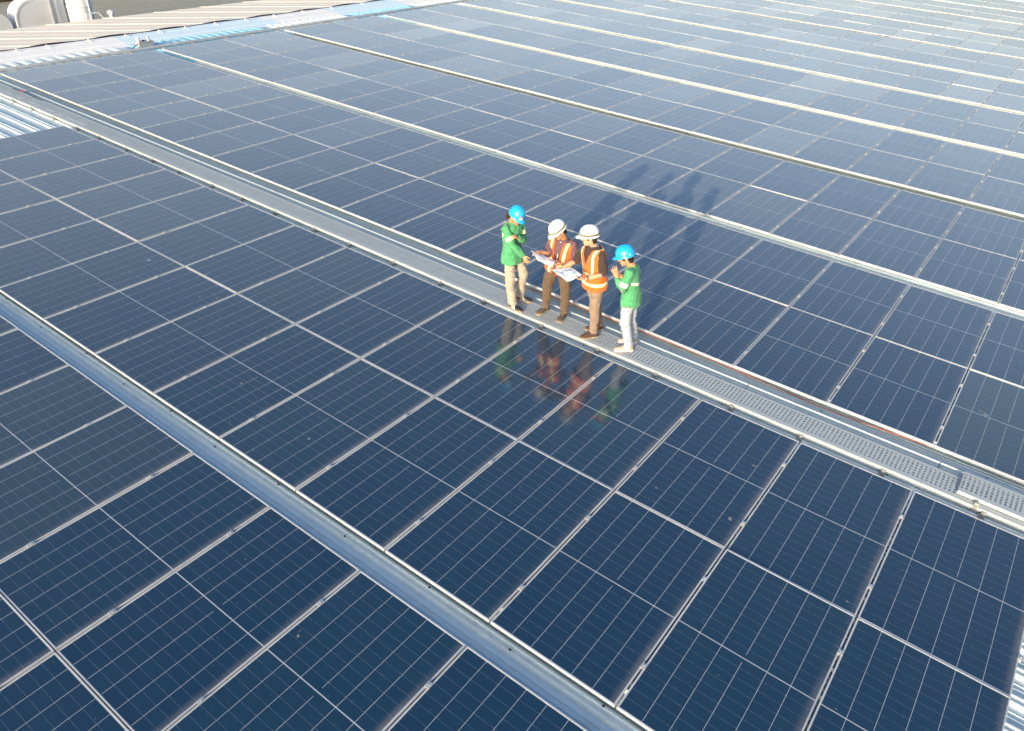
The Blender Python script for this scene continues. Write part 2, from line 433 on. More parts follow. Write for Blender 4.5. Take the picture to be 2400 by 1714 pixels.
# ================================================================== walkway, cable tray
walk = tag(empty('walkway', W(0, 7.19, 0), RROT), 'long perforated galvanised steel walkway the four workers stand on', 'walkway')
def deck_mesh(length, width, rows, first, lip=0.045, seed=0):
    """plate with round-cornered holes on a 50 mm grid, folded lips on both long edges"""
    vs, fs = [], []
    n_u = int(round(length / 0.05)); p = 0.05; r = 0.0125
    ys = [0.0, first - 0.025] + []
    def add(a): vs.append(a); return len(vs) - 1
    vcache = {}
    def V(x, y):
        key = (round(x, 4), round(y, 4))
        if key not in vcache: vcache[key] = add((x, y, 0.0))
        return vcache[key]
    for iu in range(n_u):
        x0 = iu * p
        for jr in range(rows):
            y0 = first - 0.025 + jr * 0.052; y1 = y0 + 0.052; cx, cy = x0 + p / 2, (y0 + y1) / 2
            ring = [add((cx + r * math.cos(a), cy + r * 1.25 * math.sin(a), 0)) for a in [math.pi / 8 + math.pi / 4 * q for q in range(8)]]
            c = [V(x0, y0), V(x0 + p, y0), V(x0 + p, y1), V(x0, y1)]
            e, nn, w, s = 0, 1, 2, 3
            # right side (ring 7,0), top (1,2), left (3,4), bottom (5,6)
            fs += [(c[1], c[2], ring[0], ring[7]), (c[2], c[3], ring[2], ring[1]), (c[3], c[0], ring[4], ring[3]), (c[0], c[1], ring[6], ring[5]),
                   (c[2], ring[1], ring[0]), (c[3], ring[3], ring[2]), (c[0], ring[5], ring[4]), (c[1], ring[7], ring[6])]
    yb = first - 0.025; yt = yb + rows * 0.052
    for iu in range(n_u):
        x0, x1 = iu * p, iu * p + p
        fs.append((V(x0, 0.0), V(x1, 0.0), V(x1, yb), V(x0, yb)))
        fs.append((V(x0, yt), V(x1, yt), V(x1, width), V(x0, width)))
    L = n_u * p
    def strip(pts):
        for (ya, za), (yb_, zb) in zip(pts[:-1], pts[1:]):
            n = len(vs); vs.extend([(0, ya, za), (L, ya, za), (L, yb_, zb), (0, yb_, zb)]); fs.append((n, n + 1, n + 2, n + 3))
    strip([(0.02, -lip), (0.0, -lip), (0.0, -0.001)])
    strip([(width, 0.0), (width, -lip), (width - 0.02, -lip)])
    for x in (0.0, L):
        n = len(vs); vs.extend([(x, 0, -lip), (x, width, -lip), (x, width, -0.001), (x, 0, -0.001)]); fs.append((n, n + 1, n + 2, n + 3))
    return mesh_from('deck_panel', vs, fs, M_DECK)
deck = deck_mesh(2.0, 0.42, 6, 0.09)
x = -18.2
JO = 1.66 - 2.0 * 10
for k in range(16):
    x = JO + 2.0 * k
    if x + 2 < -15.2 or x > 12: continue
    new_obj('deck_panel', deck, walk, (x, 0, 0.003 * (k % 2)))
up = new_obj('deck_panel', deck, walk, (9.66, 0.085, 0.052)); up['label'] = 'raised deck panel lapped over the one below'
new_obj('deck_panel', deck, walk, (11.62, 0.085, 0.052))
mb = MB()   # bracket: angle cleat with a bolt, standing on a rib
mb.box(-0.025, 0.025, -0.035, -0.004, -0.10, -0.018); mb.box(-0.03, 0.03, -0.06, 0.0, -0.104, -0.094); mb.box(-0.022, 0.022, -0.02, 0.1, -0.058, -0.047)
mb.lathe((0, -0.035, -0.04), [(0.013, 0), (0.013, 0.012)], 6, axis=(0, -1, 0)); mb.box(-0.045, -0.028, -0.03, 0.01, -0.09, -0.06)
brm = mb.mesh('bracket', M_STEEL)
mb = MB(); mb.box(-0.02, 0.02, 0.0, 0.42, -0.075, -0.047)
crm = mb.mesh('cross_bar', M_RAIL)
for k in range(-16, 12):
    new_obj('bracket', brm, walk, (0.92 + k * 1.0 + 0.06 * math.sin(k * 2.3), 0, 0))
    new_obj('cross_bar', crm, walk, (0.92 + k * 1.0 + 0.06 * math.sin(k * 2.3), 0, 0))
mb = MB(); mb.box(-0.022, 0.022, -0.055, -0.03, -0.11, 0.05); mb.box(-0.03, 0.03, -0.03, 0.08, 0.0, 0.006); mb.lathe((0, -0.055, 0.01), [(0.014, 0), (0.014, 0.012)], 6, axis=(0, -1, 0))
mb.build('tall_bracket', M_STEEL, walk, (9.88, 0.05, 0))

tray = tag(empty('cable_tray', W(0, 7.64, -0.10), RROT), 'shallow lidded cable tray between the walkway and the panels', 'cable tray')
prof = [(0.0, 0.0), (0.0, 0.055), (0.045, 0.066), (0.05, 0.078), (0.062, 0.078), (0.066, 0.068), (0.125, 0.070), (0.130, 0.084), (0.150, 0.084), (0.155, 0.072), (0.205, 0.070), (0.212, 0.055), (0.212, 0.0)]
m = len(prof)
L = 2.44
mb = MB(); mb.loft([[(0.004, y, z) for y, z in prof], [(L - 0.008, y, z) for y, z in prof]], cap=False, closed=False)
lid = mb.mesh('tray_lid', M_TRAY)
k = 0
x = -15.0
while x < 13:
    o = new_obj('tray_lid', lid, tray, (x, 0.0015 * (k % 3), 0.0012 * (k % 2))); x += L; k += 1
mb = MB(); mb.box(-0.03, 0.03, -0.03, 0.0, 0.03, 0.06); mb.box(-0.012, 0.012, -0.012, 0.004, 0.0, 0.075)
lk = mb.mesh('lid_clip', M_ALU)
x = -14.3
while x < 12.5:
    new_obj('lid_clip', lk, tray, (x, 0, 0)); x += 1.22

mb = MB(); mb.tube([(u, 8.045 + 0.022 * math.sin(u * 2.1) , -0.055 + 0.03 * math.sin(u * 1.37 + 0.6)) for u in [2.6 + 0.12 * q for q in range(80)]], 0.0055, 6)
tag(mb.build('red_cable', M_RED, rot=RROT, smooth=True), 'thin red cable hanging under the panel edge above the walkway', 'cable')
mb = MB(); mb.tube([(u, 7.60 + 0.012 * math.sin(u * 5), 0.0) for u in [-12.9 + 0.06 * q for q in range(26)]], 0.012, 6)
tag(mb.build('black_cable', M_DARK, rot=RROT, smooth=True), 'short black cable lying beside the far end of the walkway', 'cable')
mb = MB(); mb.tube([(-0.03, 0.02, 0.012), (0.04, -0.02, 0.02)], 0.012, 7); mb.tube([(-0.1, 0.0, 0.012), (0.0, 0.04, 0.03), (0.1, -0.02, 0.012)], 0.009, 6)
tag(mb.build('red_rag', M_RED, None, W(-12.45, 7.62, 0.0), RROT), 'crumpled red cloth on the far end of the walkway', 'cloth')

# ================================================================== solar panels
PW, PL, PITCH = 1.303, 2.2184, 1.323
LIP = 0.012
def with_uv(m):
    uv = m.uv_layers.new(name='UVMap')
    for lp in m.loops:
        c = m.vertices[lp.vertex_index].co
        uv.data[lp.index].uv = (c.x / PW + 0.5, c.y / PL + 0.5)
    return m
mb = MB()
a, b = PW / 2, PL / 2
ia, ib = a - LIP, b - LIP
O = [(-a, -b), (a, -b), (a, b), (-a, b)]; I = [(-ia, -ib), (ia, -ib), (ia, ib), (-ia, ib)]
for k in range(4):
    j = (k + 1) % 4
    mb.quad((*O[k], 0), (*O[j], 0), (*I[j], 0), (*I[k], 0))
    mb.quad((*O[k], -0.035), (*O[j], -0.035), (*O[j], 0), (*O[k], 0))
    mb.quad((*I[k], 0), (*I[j], 0), (*I[j], -0.0035), (*I[k], -0.0035))
    mb.quad((*O[k], -0.035), (*I[k], -0.035), (*I[j], -0.035), (*O[j], -0.035))
frame_mesh = mb.mesh('panel_frame', M_ALU)
mb = MB(); mb.quad((-ia - .002, -ib - .002, -0.0032), (ia + .002, -ib - .002, -0.0032), (ia + .002, ib + .002, -0.0032), (-ia - .002, ib + .002, -0.0032))
mb.box(-ia, ia, -ib, ib, -0.008, -0.0036)
back_mesh = with_uv(mb.mesh('backsheet', M_BACK))
# cells: six strings, each in an upper and a lower half of ten half-cut cells
MX, MY, GS, GC, GM = 0.004, 0.005, 0.0042, 0.0019, 0.011
CW = (2 * (ia - MX) - 5 * GS) / 6
CH = (2 * (ib - MY) - GM - 18 * GC) / 20
def string_cells(s, half, mb):
    x0 = -ia + MX + s * (CW + GS)
    for r in range(10):
        y0 = -ib + MY + r * (CH + GC) if half == 0 else GM / 2 + r * (CH + GC)
        x1 = x0 + CW
        # the middle seam stops short of the cross bar
        if s == 2 and ((half == 0 and r == 9) or (half == 1 and r == 0)):
            ya, yb = (y0 + CH * 0.62, y0 + CH) if half == 0 else (y0, y0 + CH * 0.38)
            mb.quad((x1 - 0.001, ya, -0.0023), (x1 + GS + 0.001, ya, -0.0023), (x1 + GS + 0.001, yb, -0.0023), (x1 - 0.001, yb, -0.0023))
        mb.quad((x0, y0, -0.0025), (x1, y0, -0.0025), (x1, y0 + CH, -0.0025), (x0, y0 + CH, -0.0025))
string_meshes = []
for s in range(6):
    for half in (0, 1):
        mb = MB(); string_cells(s, half, mb); string_meshes.append(with_uv(mb.mesh('cell_string', M_CELL)))
mb = MB()
for s in range(6):
    for half in (0, 1): string_cells(s, half, mb)
all_cells = with_uv(mb.mesh('cells', M_CELL))
mb = MB()   # mid clamp across the gap to the next panel, bolt in the middle
mb.box(-0.024, 0.024, -0.03, 0.03, 0.001, 0.006); mb.box(-0.008, 0.008, -0.03, 0.03, -0.03, 0.001)
mb.lathe((0, 0, 0.006), [(0.009, 0), (0.009, 0.007)], 6)
clamp_mesh = mb.mesh('clamp', M_CLAMP)
mb = MB(); mb.box(-PITCH / 2, PITCH / 2, -0.02, 0.02, -0.085, -0.038)
rail_mesh = mb.mesh('mounting_rail', M_RAIL)

L = 2.2294
rows = []     # (v of the lower edge, first index, last index, row text)
ab = 2.549
def add_block(v0, i0, i1, names):
    rows.append((v0, i0, i1, names[0])); rows.append((v0 + L + 0.0005, i0, i1, names[1]))
ORD = ['first', 'second', 'third', 'fourth', 'fifth', 'sixth', 'seventh', 'eighth', 'ninth', 'tenth', 'eleventh', 'twelfth', 'thirteenth', 'fourteenth', 'fifteenth', 'sixteenth',
       'seventeenth', 'eighteenth', 'nineteenth', 'twentieth', 'twenty-first', 'twenty-second', 'twenty-third', 'twenty-fourth', 'twenty-fifth', 'twenty-sixth']
add_block(-2.20 - 2 * L - 0.33, -7, 8, ['sixth row below the walkway', 'fifth row below the walkway'])
add_block(-L + 0.0005 + 0.0, -7, 8, ['fourth row below the walkway', 'third row below the walkway'])
add_block(ab, -7, 8, ['second row below the walkway', 'first row below the walkway'])
bb = [8.052, 12.846] + [17.693 + 4.846 * k for k in range(8)]
for k, v0 in enumerate(bb):
    add_block(v0, -11, 9, [ORD[2 * k] + ' row above the walkway', ORD[2 * k + 1] + ' row above the walkway'])

cands = []
for r, (v0, i0, i1, txt) in enumerate(rows):
    for i in range(i0, i1):
        uc, vc = (i + 0.5) * PITCH, v0 + PL / 2
        pts = []
        for du in (-0.5, -0.25, 0, 0.25, 0.5):
            for dv in (-0.5, -0.25, 0, 0.25, 0.5):
                q = project(W(uc + du * PW, vc + dv * PL))
                if q: pts.append(q)
        ins = [q for q in pts if -0.003 < q[0] < 1.003 and -0.003 < q[1] < 1.003]
        area = 0
        if ins:
            xs = [q[0] for q in ins]; ys = [q[1] for q in ins]
            area = (max(xs) - min(xs) + .002) * (max(ys) - min(ys) + .002)
        cands.append([area, r, i, uc, vc, txt, len(ins) > 0])
vis = sorted([c for c in cands if c[6]], key=lambda c: -c[0])
single = {(c[1], c[2]) for c in vis[:300]}
fine = {(c[1], c[2]) for c in vis[:110]}
print('panels in view', len(vis), 'of', len(cands))
first_vis = {}
for c in sorted(cands, key=lambda c: c[2]):
    if c[6]: first_vis.setdefault(c[1], c[2])

far = MB(); far_uv = []
for area, r, i, uc, vc, txt, seen in cands:
    jz = random.uniform(-0.002, 0.002)
    rx, ry = random.gauss(0, 0.0025), random.gauss(0, 0.0025)
    if (r, i) in single:
        if r >= 6: where = '%s from the ridge end' % ORD[i + 11]
        elif r in (4, 5): where = '%s from its left end' % ORD[i + 7]
        else: where = '%s from the left picture edge' % ORD[i - first_vis[r]]
        root = empty('solar_panel', W(uc, vc, jz), (rx, SL + ry, 0))
        tag(root, 'blue black solar panel, %s, %s' % (txt, where), 'solar panel', 'solar panels on the roof')
        t = random.random(); t = t * t
        if random.random() < 0.07: t += 0.8
        new_obj('frame', frame_mesh, root)
        o = new_obj('backsheet', back_mesh, root); o['tint'] = t
        if (r, i) in fine:
            for sm in string_meshes:
                c = new_obj('cell_string', sm, o); c['tint'] = t
        else:
            c = new_obj('cells', all_cells, o); c['tint'] = t
        for y in (-PL / 2 + 0.47, -PL / 2 + 1.70):
            if i < rows[r][2] - 1 or seen: new_obj('clamp', clamp_mesh, root, (PITCH / 2, y + random.uniform(-.03, .03), 0))
            new_obj('mounting_rail', rail_mesh, root, (0, y, 0))
    else:
        def pl(mesh, mi, dx=0, dy=0):
            n = len(far.v)
            for q in mesh.vertices: far.v.append(tuple(W(uc + dx + q.co.x, vc + dy + q.co.y, jz + q.co.z - ry * q.co.x + rx * q.co.y)))
            for pg in mesh.polygons:
                far.f.append(tuple(n + k for k in pg.vertices)); far.i.append(mi)
                for k in pg.vertices:
                    c = mesh.vertices[k].co; far_uv.append((c.x / PW + .5, c.y / PL + .5))
        pl(frame_mesh, 0); pl(back_mesh, 1); pl(all_cells, 2)
        for y in (-PL / 2 + 0.47, -PL / 2 + 1.70): pl(clamp_mesh, 3, PITCH / 2, y)
fm = far.mesh('distant_panels', [M_ALU, M_BACK, M_CELL, M_CLAMP])
uvl = fm.uv_layers.new(name='UVMap')
uvl.data.foreach_set('uv', [c for p in far_uv for c in p])
fo = tag(new_obj('distant_solar_panels', fm), 'more rows of solar panels reaching to the far end of the roof', 'solar panels', kind='stuff')
fo['tint'] = 0.3
# short rail ends and a flashing bolt at the open right end of the second row
JOINTS = {
    'p1': {'head': (-0.009, -0.082, 1.448), 'neck': (-0.09, -0.068, 1.33), 'Rsh': (-0.093, -0.231, 1.287), 'Lsh': (-0.067, 0.1, 1.261), 'Rel': (0.047, -0.24, 1.058), 'Rwr': (0.18, -0.165, 0.904), 'Rha': (0.227, -0.155, 0.828), 'Lel': (0.037, 0.052, 1.03), 'Lwr': (0.07, -0.123, 1.137), 'Lha': (0.055, -0.234, 1.216), 'Rhi': (-0.087, -0.152, 0.876), 'Lhi': (-0.085, 0.024, 0.842), 'Rkn': (-0.041, -0.18, 0.488), 'Lkn': (0.035, 0.051, 0.48), 'Ran': (-0.007, -0.168, 0.097), 'Lan': (-0.068, 0.112, 0.085), 'Rto': (0.125, -0.181, 0.025), 'Lto': (0.127, 0.17, 0.04), 'base': (3.352, 7.42, -0.232)},
    'p2': {'head': (0.109, -0.043, 1.378), 'neck': (0.115, 0.086, 1.206), 'Rsh': (-0.065, 0.051, 1.138), 'Lsh': (0.283, 0.087, 1.177), 'Rel': (-0.018, -0.089, 1.004), 'Rwr': (-0.057, -0.242, 1.075), 'Rha': (-0.091, -0.317, 1.089), 'Lel': (0.344, 0.057, 0.945), 'Lwr': (0.288, -0.159, 0.941), 'Lha': (0.221, -0.234, 0.927), 'Rhi': (-0.033, 0.05, 0.792), 'Lhi': (0.164, 0.072, 0.792), 'Rkn': (-0.06, -0.045, 0.446), 'Lkn': (0.213, 0.034, 0.438), 'Ran': (-0.118, 0.011, 0.087), 'Lan': (0.195, 0.046, 0.092), 'Rto': (-0.142, -0.206, 0.057), 'Lto': (0.223, -0.133, -0.009), 'base': (3.891, 7.508, -0.269)},
    'p3': {'head': (-0.049, -0.074, 1.514), 'neck': (-0.01, -0.007, 1.358), 'Rsh': (-0.169, 0.023, 1.273), 'Lsh': (0.142, -0.069, 1.308), 'Rel': (-0.23, -0.122, 1.122), 'Rwr': (-0.287, -0.314, 1.084), 'Rha': (-0.334, -0.424, 1.082), 'Lel': (0.224, -0.107, 1.045), 'Lwr': (0.066, -0.325, 1.008), 'Lha': (0.007, -0.394, 1.017), 'Rhi': (-0.062, 0.053, 0.842), 'Lhi': (0.092, -0.006, 0.864), 'Rkn': (0.019, 0.089, 0.431), 'Lkn': (0.087, -0.06, 0.449), 'Ran': (0.043, 0.182, 0.018), 'Lan': (0.093, -0.056, 0.083), 'Rto': (-0.118, 0.012, 0.021), 'Lto': (-0.015, -0.211, -0.014), 'base': (4.629, 7.42, -0.32)},
    'p4': {'head': (-0.088, -0.066, 1.389), 'neck': (-0.013, -0.01, 1.25), 'Rsh': (-0.047, 0.152, 1.165), 'Lsh': (0.04, -0.157, 1.234), 'Rel': (-0.102, 0.174, 0.906), 'Rwr': (-0.17, 0.123, 0.959), 'Rha': (-0.208, 0.069, 1.021), 'Lel': (-0.012, -0.258, 0.964), 'Lwr': (-0.086, -0.264, 1.159), 'Lha': (-0.144, -0.282, 1.296), 'Rhi': (-0.002, 0.098, 0.813), 'Lhi': (0.011, -0.079, 0.84), 'Rkn': (-0.01, 0.08, 0.42), 'Lkn': (0.009, -0.118, 0.429), 'Ran': (0.016, 0.162, 0.045), 'Lan': (0.076, -0.068, 0.048), 'Rto': (-0.13, 0.053, -0.013), 'Lto': (-0.081, -0.211, -0.007), 'base': (5.214, 7.46, -0.361)},
}

# ================================================================== people
SKIN_M = {}
def skin_mat(name, col):
    t = NT(name)
    f = t.ramp(t.noise(35.0, t.pos(), 3), 0.35, 0.7)
    t.l(t.mix(f, tuple(c * 0.88 for c in col), col), t.b.inputs['Base Color'])
    t.b.inputs['Roughness'].default_value = 0.5
    t.b.inputs['Subsurface Weight'].default_value = 0.08
    t.b.inputs['Subsurface Radius'].default_value = (0.01, 0.004, 0.002)
    return t.m
def cloth_mat(name, col, var=0.18, weave=420.0):
    t = NT(name)
    p = t.pos()
    f = t.ramp(t.noise(14.0, p, 4), 0.3, 0.72)
    t.l(t.mix(f, tuple(c * (1 - var) for c in col), tuple(min(1, c * (1 + var * .6)) for c in col)), t.b.inputs['Base Color'])
    t.b.inputs['Roughness'].default_value = 0.85
    t.b.inputs['Sheen Weight'].default_value = 0.15
    t.bump(t.math('ADD', t.noise(weave, p, 1), t.math('MULTIPLY', t.noise(22.0, p, 3), 3.0)), 0.35, 0.006)
    return t.m
M_SKIN = skin_mat('skin', (0.54, 0.27, 0.145))
M_SKIN2 = skin_mat('skin_light', (0.64, 0.37, 0.23))
M_HAIR = simple('black_hair', (0.012, 0.009, 0.008), 0.45, 0, 0.4, 200)
M_HAIRR = simple('reddish_hair', (0.075, 0.022, 0.012), 0.45, 0, 0.5, 160)
M_GREEN = cloth_mat('green_cotton', (0.065, 0.31, 0.135))
M_BAND = cloth_mat('reflective_band', (0.72, 0.80, 0.42), 0.1)
M_BANDW = cloth_mat('pale_reflective_band', (0.78, 0.82, 0.62), 0.1)
M_ORANGE = cloth_mat('orange_vest', (0.90, 0.13, 0.012), 0.12)
M_PURPLE = cloth_mat('plum_shirt', (0.13, 0.062, 0.082))
M_BLACK = cloth_mat('dark_polo', (0.040, 0.022, 0.020))
M_KHAKI = cloth_mat('khaki_cotton', (0.37, 0.32, 0.26))
M_BROWN = cloth_mat('brown_trousers', (0.10, 0.062, 0.036))
M_TAUPE = cloth_mat('taupe_jeans', (0.24, 0.17, 0.125))
M_JEANS = cloth_mat('pale_jeans', (0.35, 0.39, 0.44))
M_HBLUE = simple('blue_helmet_plastic', (0.012, 0.36, 0.72), 0.22, 0, 0.05, 5, coat=0.4)
M_HWHITE = simple('white_helmet_plastic', (0.70, 0.69, 0.67), 0.28, 0, 0.04, 5, coat=0.3)
M_STRAP = simple('olive_strap', (0.16, 0.15, 0.07), 0.8, 0, 0.75, 70)
M_SHOEB = simple('black_shoe', (0.018, 0.014, 0.013), 0.5, 0, 0.3, 40)
M_SHOEP = simple('patterned_shoe', (0.10, 0.075, 0.055), 0.7, 0, 0.85, 90)
M_SHOEBR = simple('brown_suede', (0.075, 0.036, 0.024), 0.75, 0, 0.2, 40)
M_SHOEBE = simple('beige_trainer', (0.44, 0.34, 0.26), 0.65, 0, 0.4, 60)
M_SOLEW = simple('pale_sole', (0.62, 0.54, 0.46), 0.6)
M_SOLED = simple('tan_sole', (0.30, 0.23, 0.15), 0.7)
M_SOLEP = simple('pink_sole', (0.72, 0.50, 0.46), 0.6)
M_WHITE = simple('white_print', (0.8, 0.8, 0.78), 0.5)
M_REDP = simple('red_print', (0.7, 0.02, 0.04), 0.4)
M_BLUEL = simple('blue_lanyard', (0.02, 0.16, 0.55), 0.6)
M_LIP = simple('lip_tone', (0.30, 0.09, 0.06), 0.5)
M_EYE = simple('eye_dark', (0.015, 0.01, 0.008), 0.2)
M_METAL = simple('watch_metal', (0.10, 0.10, 0.10), 0.3, 0.8)

def remeshed(mb, voxel, smooth_it=3, fac=0.5):
    """weld overlapping shapes into one continuous surface; returns a bmesh"""
    m = mesh_from('tmp', mb.v, mb.f, [])
    bm = bmesh.new(); bm.from_mesh(m)
    bmesh.ops.recalc_face_normals(bm, faces=bm.faces)
    bm.to_mesh(m); bm.free()
    o = bpy.data.objects.new('tmp', m); COL.objects.link(o)
    r = o.modifiers.new('r', 'REMESH'); r.mode = 'VOXEL'; r.voxel_size = voxel; r.use_smooth_shade = True
    s = o.modifiers.new('s', 'SMOOTH'); s.factor = fac; s.iterations = smooth_it
    dg = bpy.context.evaluated_depsgraph_get(); dg.update()
    me = bpy.data.meshes.new_from_object(o.evaluated_get(dg))
    bpy.data.objects.remove(o); bpy.data.meshes.remove(m)
    bm = bmesh.new(); bm.from_mesh(me); bpy.data.meshes.remove(me)
    bm.normal_update()
    return bm
def bm_obj(bm, name, mat, parent):
    m = bpy.data.meshes.new(name); bm.to_mesh(m); bm.free()
    m.materials.clear(); m.materials.append(mat)
    m.polygons.foreach_set('use_smooth', [True] * len(m.polygons)); m.update()
    return new_obj(name, m, parent)
def cut(bm, keep):
    """a copy of the faces for which keep(centre, normal) holds"""
    nb = bm.copy(); nb.normal_update()
    bmesh.ops.delete(nb, geom=[f for f in nb.faces if not keep(f.calc_center_median(), f.normal)], context='FACES')
    return nb
def puff(bm, d):
    bm.normal_update()
    for v in bm.verts: v.co += v.normal * d
    return bm
def wrinkle(bm, amp, scale, stretch=(1, 1, 1), seed=0.0):
    bm.normal_update()
    mv = []
    for v in bm.verts:
        q = Vector((v.co.x * stretch[0], v.co.y * stretch[1], v.co.z * stretch[2])) * scale + Vector((seed, seed * 2, 0))
        n = noise.noise(q + Vector((noise.noise(q * 0.7), noise.noise(q * 0.7 + Vector((9, 0, 0))), 0)) * 0.8)
        n = 1 - abs(n) * 2.2 if n > 0 else n
        mv.append((v, v.normal * amp * (n - 0.3)))
    for v, d in mv: v.co += d
    return bm

def ellipsoid(mb, c, ax, ay, az, seg=14, rings=9):
    c = Vector(c); R = []
    for k in range(rings):
        a = math.pi * (k + 0.35) / (rings - 1 + 0.7)
        R.append([c + ax * (math.sin(a) * math.cos(2 * math.pi * q / seg)) + ay * (math.sin(a) * math.sin(2 * math.pi * q / seg)) + az * math.cos(a) for q in range(seg)])
    mb.loft(R)

class Person:
    def __init__(self, key, facing, look, label, hs=1.0, tw=1.0):
        self.tw = tw
        J = JOINTS[key]
        self.base = Vector(J['base'])
        self.root = tag(empty('person', self.base), label, 'person')
        self.j = {k: Vector(v) for k, v in J.items() if k != 'base'}
        j = self.j
        sl = math.tan(SL)
        for s in 'RL':      # soles flat on the deck
            a, t = j[s + 'an'], j[s + 'to']
            a.z = -sl * a.x + 0.078; t.z = -sl * t.x + 0.03
        self.f = Vector((*facing, 0)).normalized()
        self.look = Vector(look).normalized()
        self.hipc = (j['Rhi'] + j['Lhi']) / 2
        self.shc = (j['Rsh'] + j['Lsh']) / 2
        self.axis = (j['neck'] - self.hipc).normalized()
        self.lat = (j['Lsh'] - j['Rsh']); self.lat = (self.lat - self.axis * self.lat.dot(self.axis)).normalized()
        self.lath = (j['Lhi'] - j['Rhi']); self.lath = (self.lath - self.axis * self.lath.dot(self.axis)).normalized()
        self.tl = (j['neck'] - self.hipc).length
        self.front = self.lat.cross(self.axis).normalized()
        if self.front.dot(self.f) < 0: self.front = -self.front
        self.hs = hs
    def tcoord(self, p):
        """(height 0..1 from hip to neck, lateral, forward) of a point"""
        d = p - self.hipc
        s = d.dot(self.axis) / self.tl
        lat = self.lath.lerp(self.lat, max(0, min(1, s)))
        c = self.hipc + self.axis * (s * self.tl)
        return s, (p - c).dot(lat), (p - c).dot(self.front)
    def torso(self, mb, ease=0.0, low=-0.2, hemflare=0.0, belly=0.0):
        half = (self.j['Lsh'] - self.j['Rsh']).length / 2
        prof = [(low, 0.158 + hemflare, 0.118 + hemflare), (low * .5, 0.164 + hemflare, 0.120 + hemflare), (0.0, 0.162 + hemflare * .6, 0.116 + hemflare * .6), (0.14, 0.156, 0.110), (0.30, 0.146, 0.104 + belly), (0.50, 0.156, 0.108 + belly * .6), (0.70, half - 0.005, 0.112), (0.84, half + 0.01, 0.10), (0.94, half - 0.02, 0.078), (1.0, half * 0.55, 0.062), (1.03, 0.055, 0.052)]
        rings = []
        for s, w, d in prof:
            lat = self.lath.lerp(self.lat, max(0, min(1, s))).normalized()
            c = self.hipc.lerp(self.j['neck'], s)
            if s > 0.65: c = c + (self.shc - self.hipc.lerp(self.j['neck'], 0.88)) * (0.6 if s < 0.98 else 0.0)
            ring = []
            for q in range(24):
                a = 2 * math.pi * q / 24
                ca, sa = math.cos(a), math.sin(a)
                ring.append(c + lat * ((w * (self.tw if s < 0.8 else 1) + ease) * math.copysign(abs(ca) ** 0.85, ca)) + self.front * ((d * self.tw + ease) * math.copysign(abs(sa) ** 0.9, sa)))
            rings.append(ring)
        mb.loft(rings)
    def arm(self, mb, s, r, to=1.0, frm=0.0):
        a, e, w = self.j[s + 'sh'], self.j[s + 'el'], self.j[s + 'wr']
        inner = a.lerp(self.shc, 0.25)
        pts = [inner, a, a.lerp(e, 0.5), e]; rad = [r[0] * .80, r[0], r[1], r[2]]
        if to > 1:
            k = to - 1
            pts += [e.lerp(w, k * 0.5), e.lerp(w, k)]; rad += [r[2] + (r[3] - r[2]) * .45 * k + 0.002, r[2] + (r[3] - r[2]) * k]
        elif to < 1:
            pts = [inner, a, a.lerp(e, to * 0.55), a.lerp(e, to)]; rad = [r[0] * .72, r[0], r[1] * 1.02, r[2]]
        mb.tube(pts, rad, 14)
    def leg(self, mb, s, r):
        h, k, a = self.j[s + 'hi'], self.j[s + 'kn'], self.j[s + 'an']
        h = h + (self.hipc - h) * 0.12
        mb.tube([h + self.axis * 0.0, h.lerp(k, .35), k, k.lerp(a, .35) - self.f * 0.012, k.lerp(a, .75), a.lerp(k, r[5] if len(r) > 5 else 0.0)], [r[0], r[1], r[2], r[3], r[4], r[4]], 14)
    def hand(self, mb, s, palm, curl=0.5, spread=0.06, thumb=1.0, length=0.095):
        """palm, four jointed fingers and a thumb"""
        w, t = self.j[s + 'wr'], self.j[s + 'ha']
        d = (t - w).normalized(); n = Vector(palm); n = (n - d * n.dot(d)).normalized()
        x = d.cross(n)
        if s == 'L': x = -x      # x points to the thumb side
        k = self.hs
        R = []
        for tt, wd, th in ((0.0, .026, .02), (0.3, .034, .017), (0.7, .040, .015), (1.0, .041, .012)):
            c = w + d * (0.088 * tt * k) + n * (0.004 * math.sin(tt * 3))
            R.append([c + x * wd * k * math.cos(2 * math.pi * q / 12) + n * th * k * math.sin(2 * math.pi * q / 12) for q in range(12)])
        mb.loft(R)
        for fi, (off, ln) in enumerate(((0.031, .068), (0.0105, .077), (-0.0105, .071), (-0.031, .056))):
            p = w + d * 0.082 * k + x * off * k
            ang = curl * 0.55; dd = (d + x * spread * (1.5 - fi)).normalized()
            pts = [p - dd * 0.015]; rad = [.0098]
            for q, frac in enumerate((.45, .32, .25)):
                v = (dd * math.cos(ang) + n * math.sin(ang)).normalized()
                p = p + v * ln * frac * k; pts.append(p); rad.append(.0092 - .0007 * q); ang += curl * 0.75
            mb.tube(pts, rad, 8)
        b = w + d * 0.022 * k + x * 0.022 * k + n * 0.006
        v1 = (x * 0.75 + d * 0.75 + n * 0.35 * thumb).normalized(); v2 = (x * 0.25 + d + n * 0.5 * thumb).normalized()
        mb.tube([b, b + v1 * 0.036 * k, b + v1 * 0.036 * k + v2 * 0.03 * k, b + v1 * 0.036 * k + v2 * 0.054 * k], [.014, .0125, .0105, .009], 8)
    def head_frame(self):
        f = self.look; u = Vector((0, 0, 1)); u = (u - f * u.dot(f)).normalized(); l = u.cross(f)
        return f, l, u
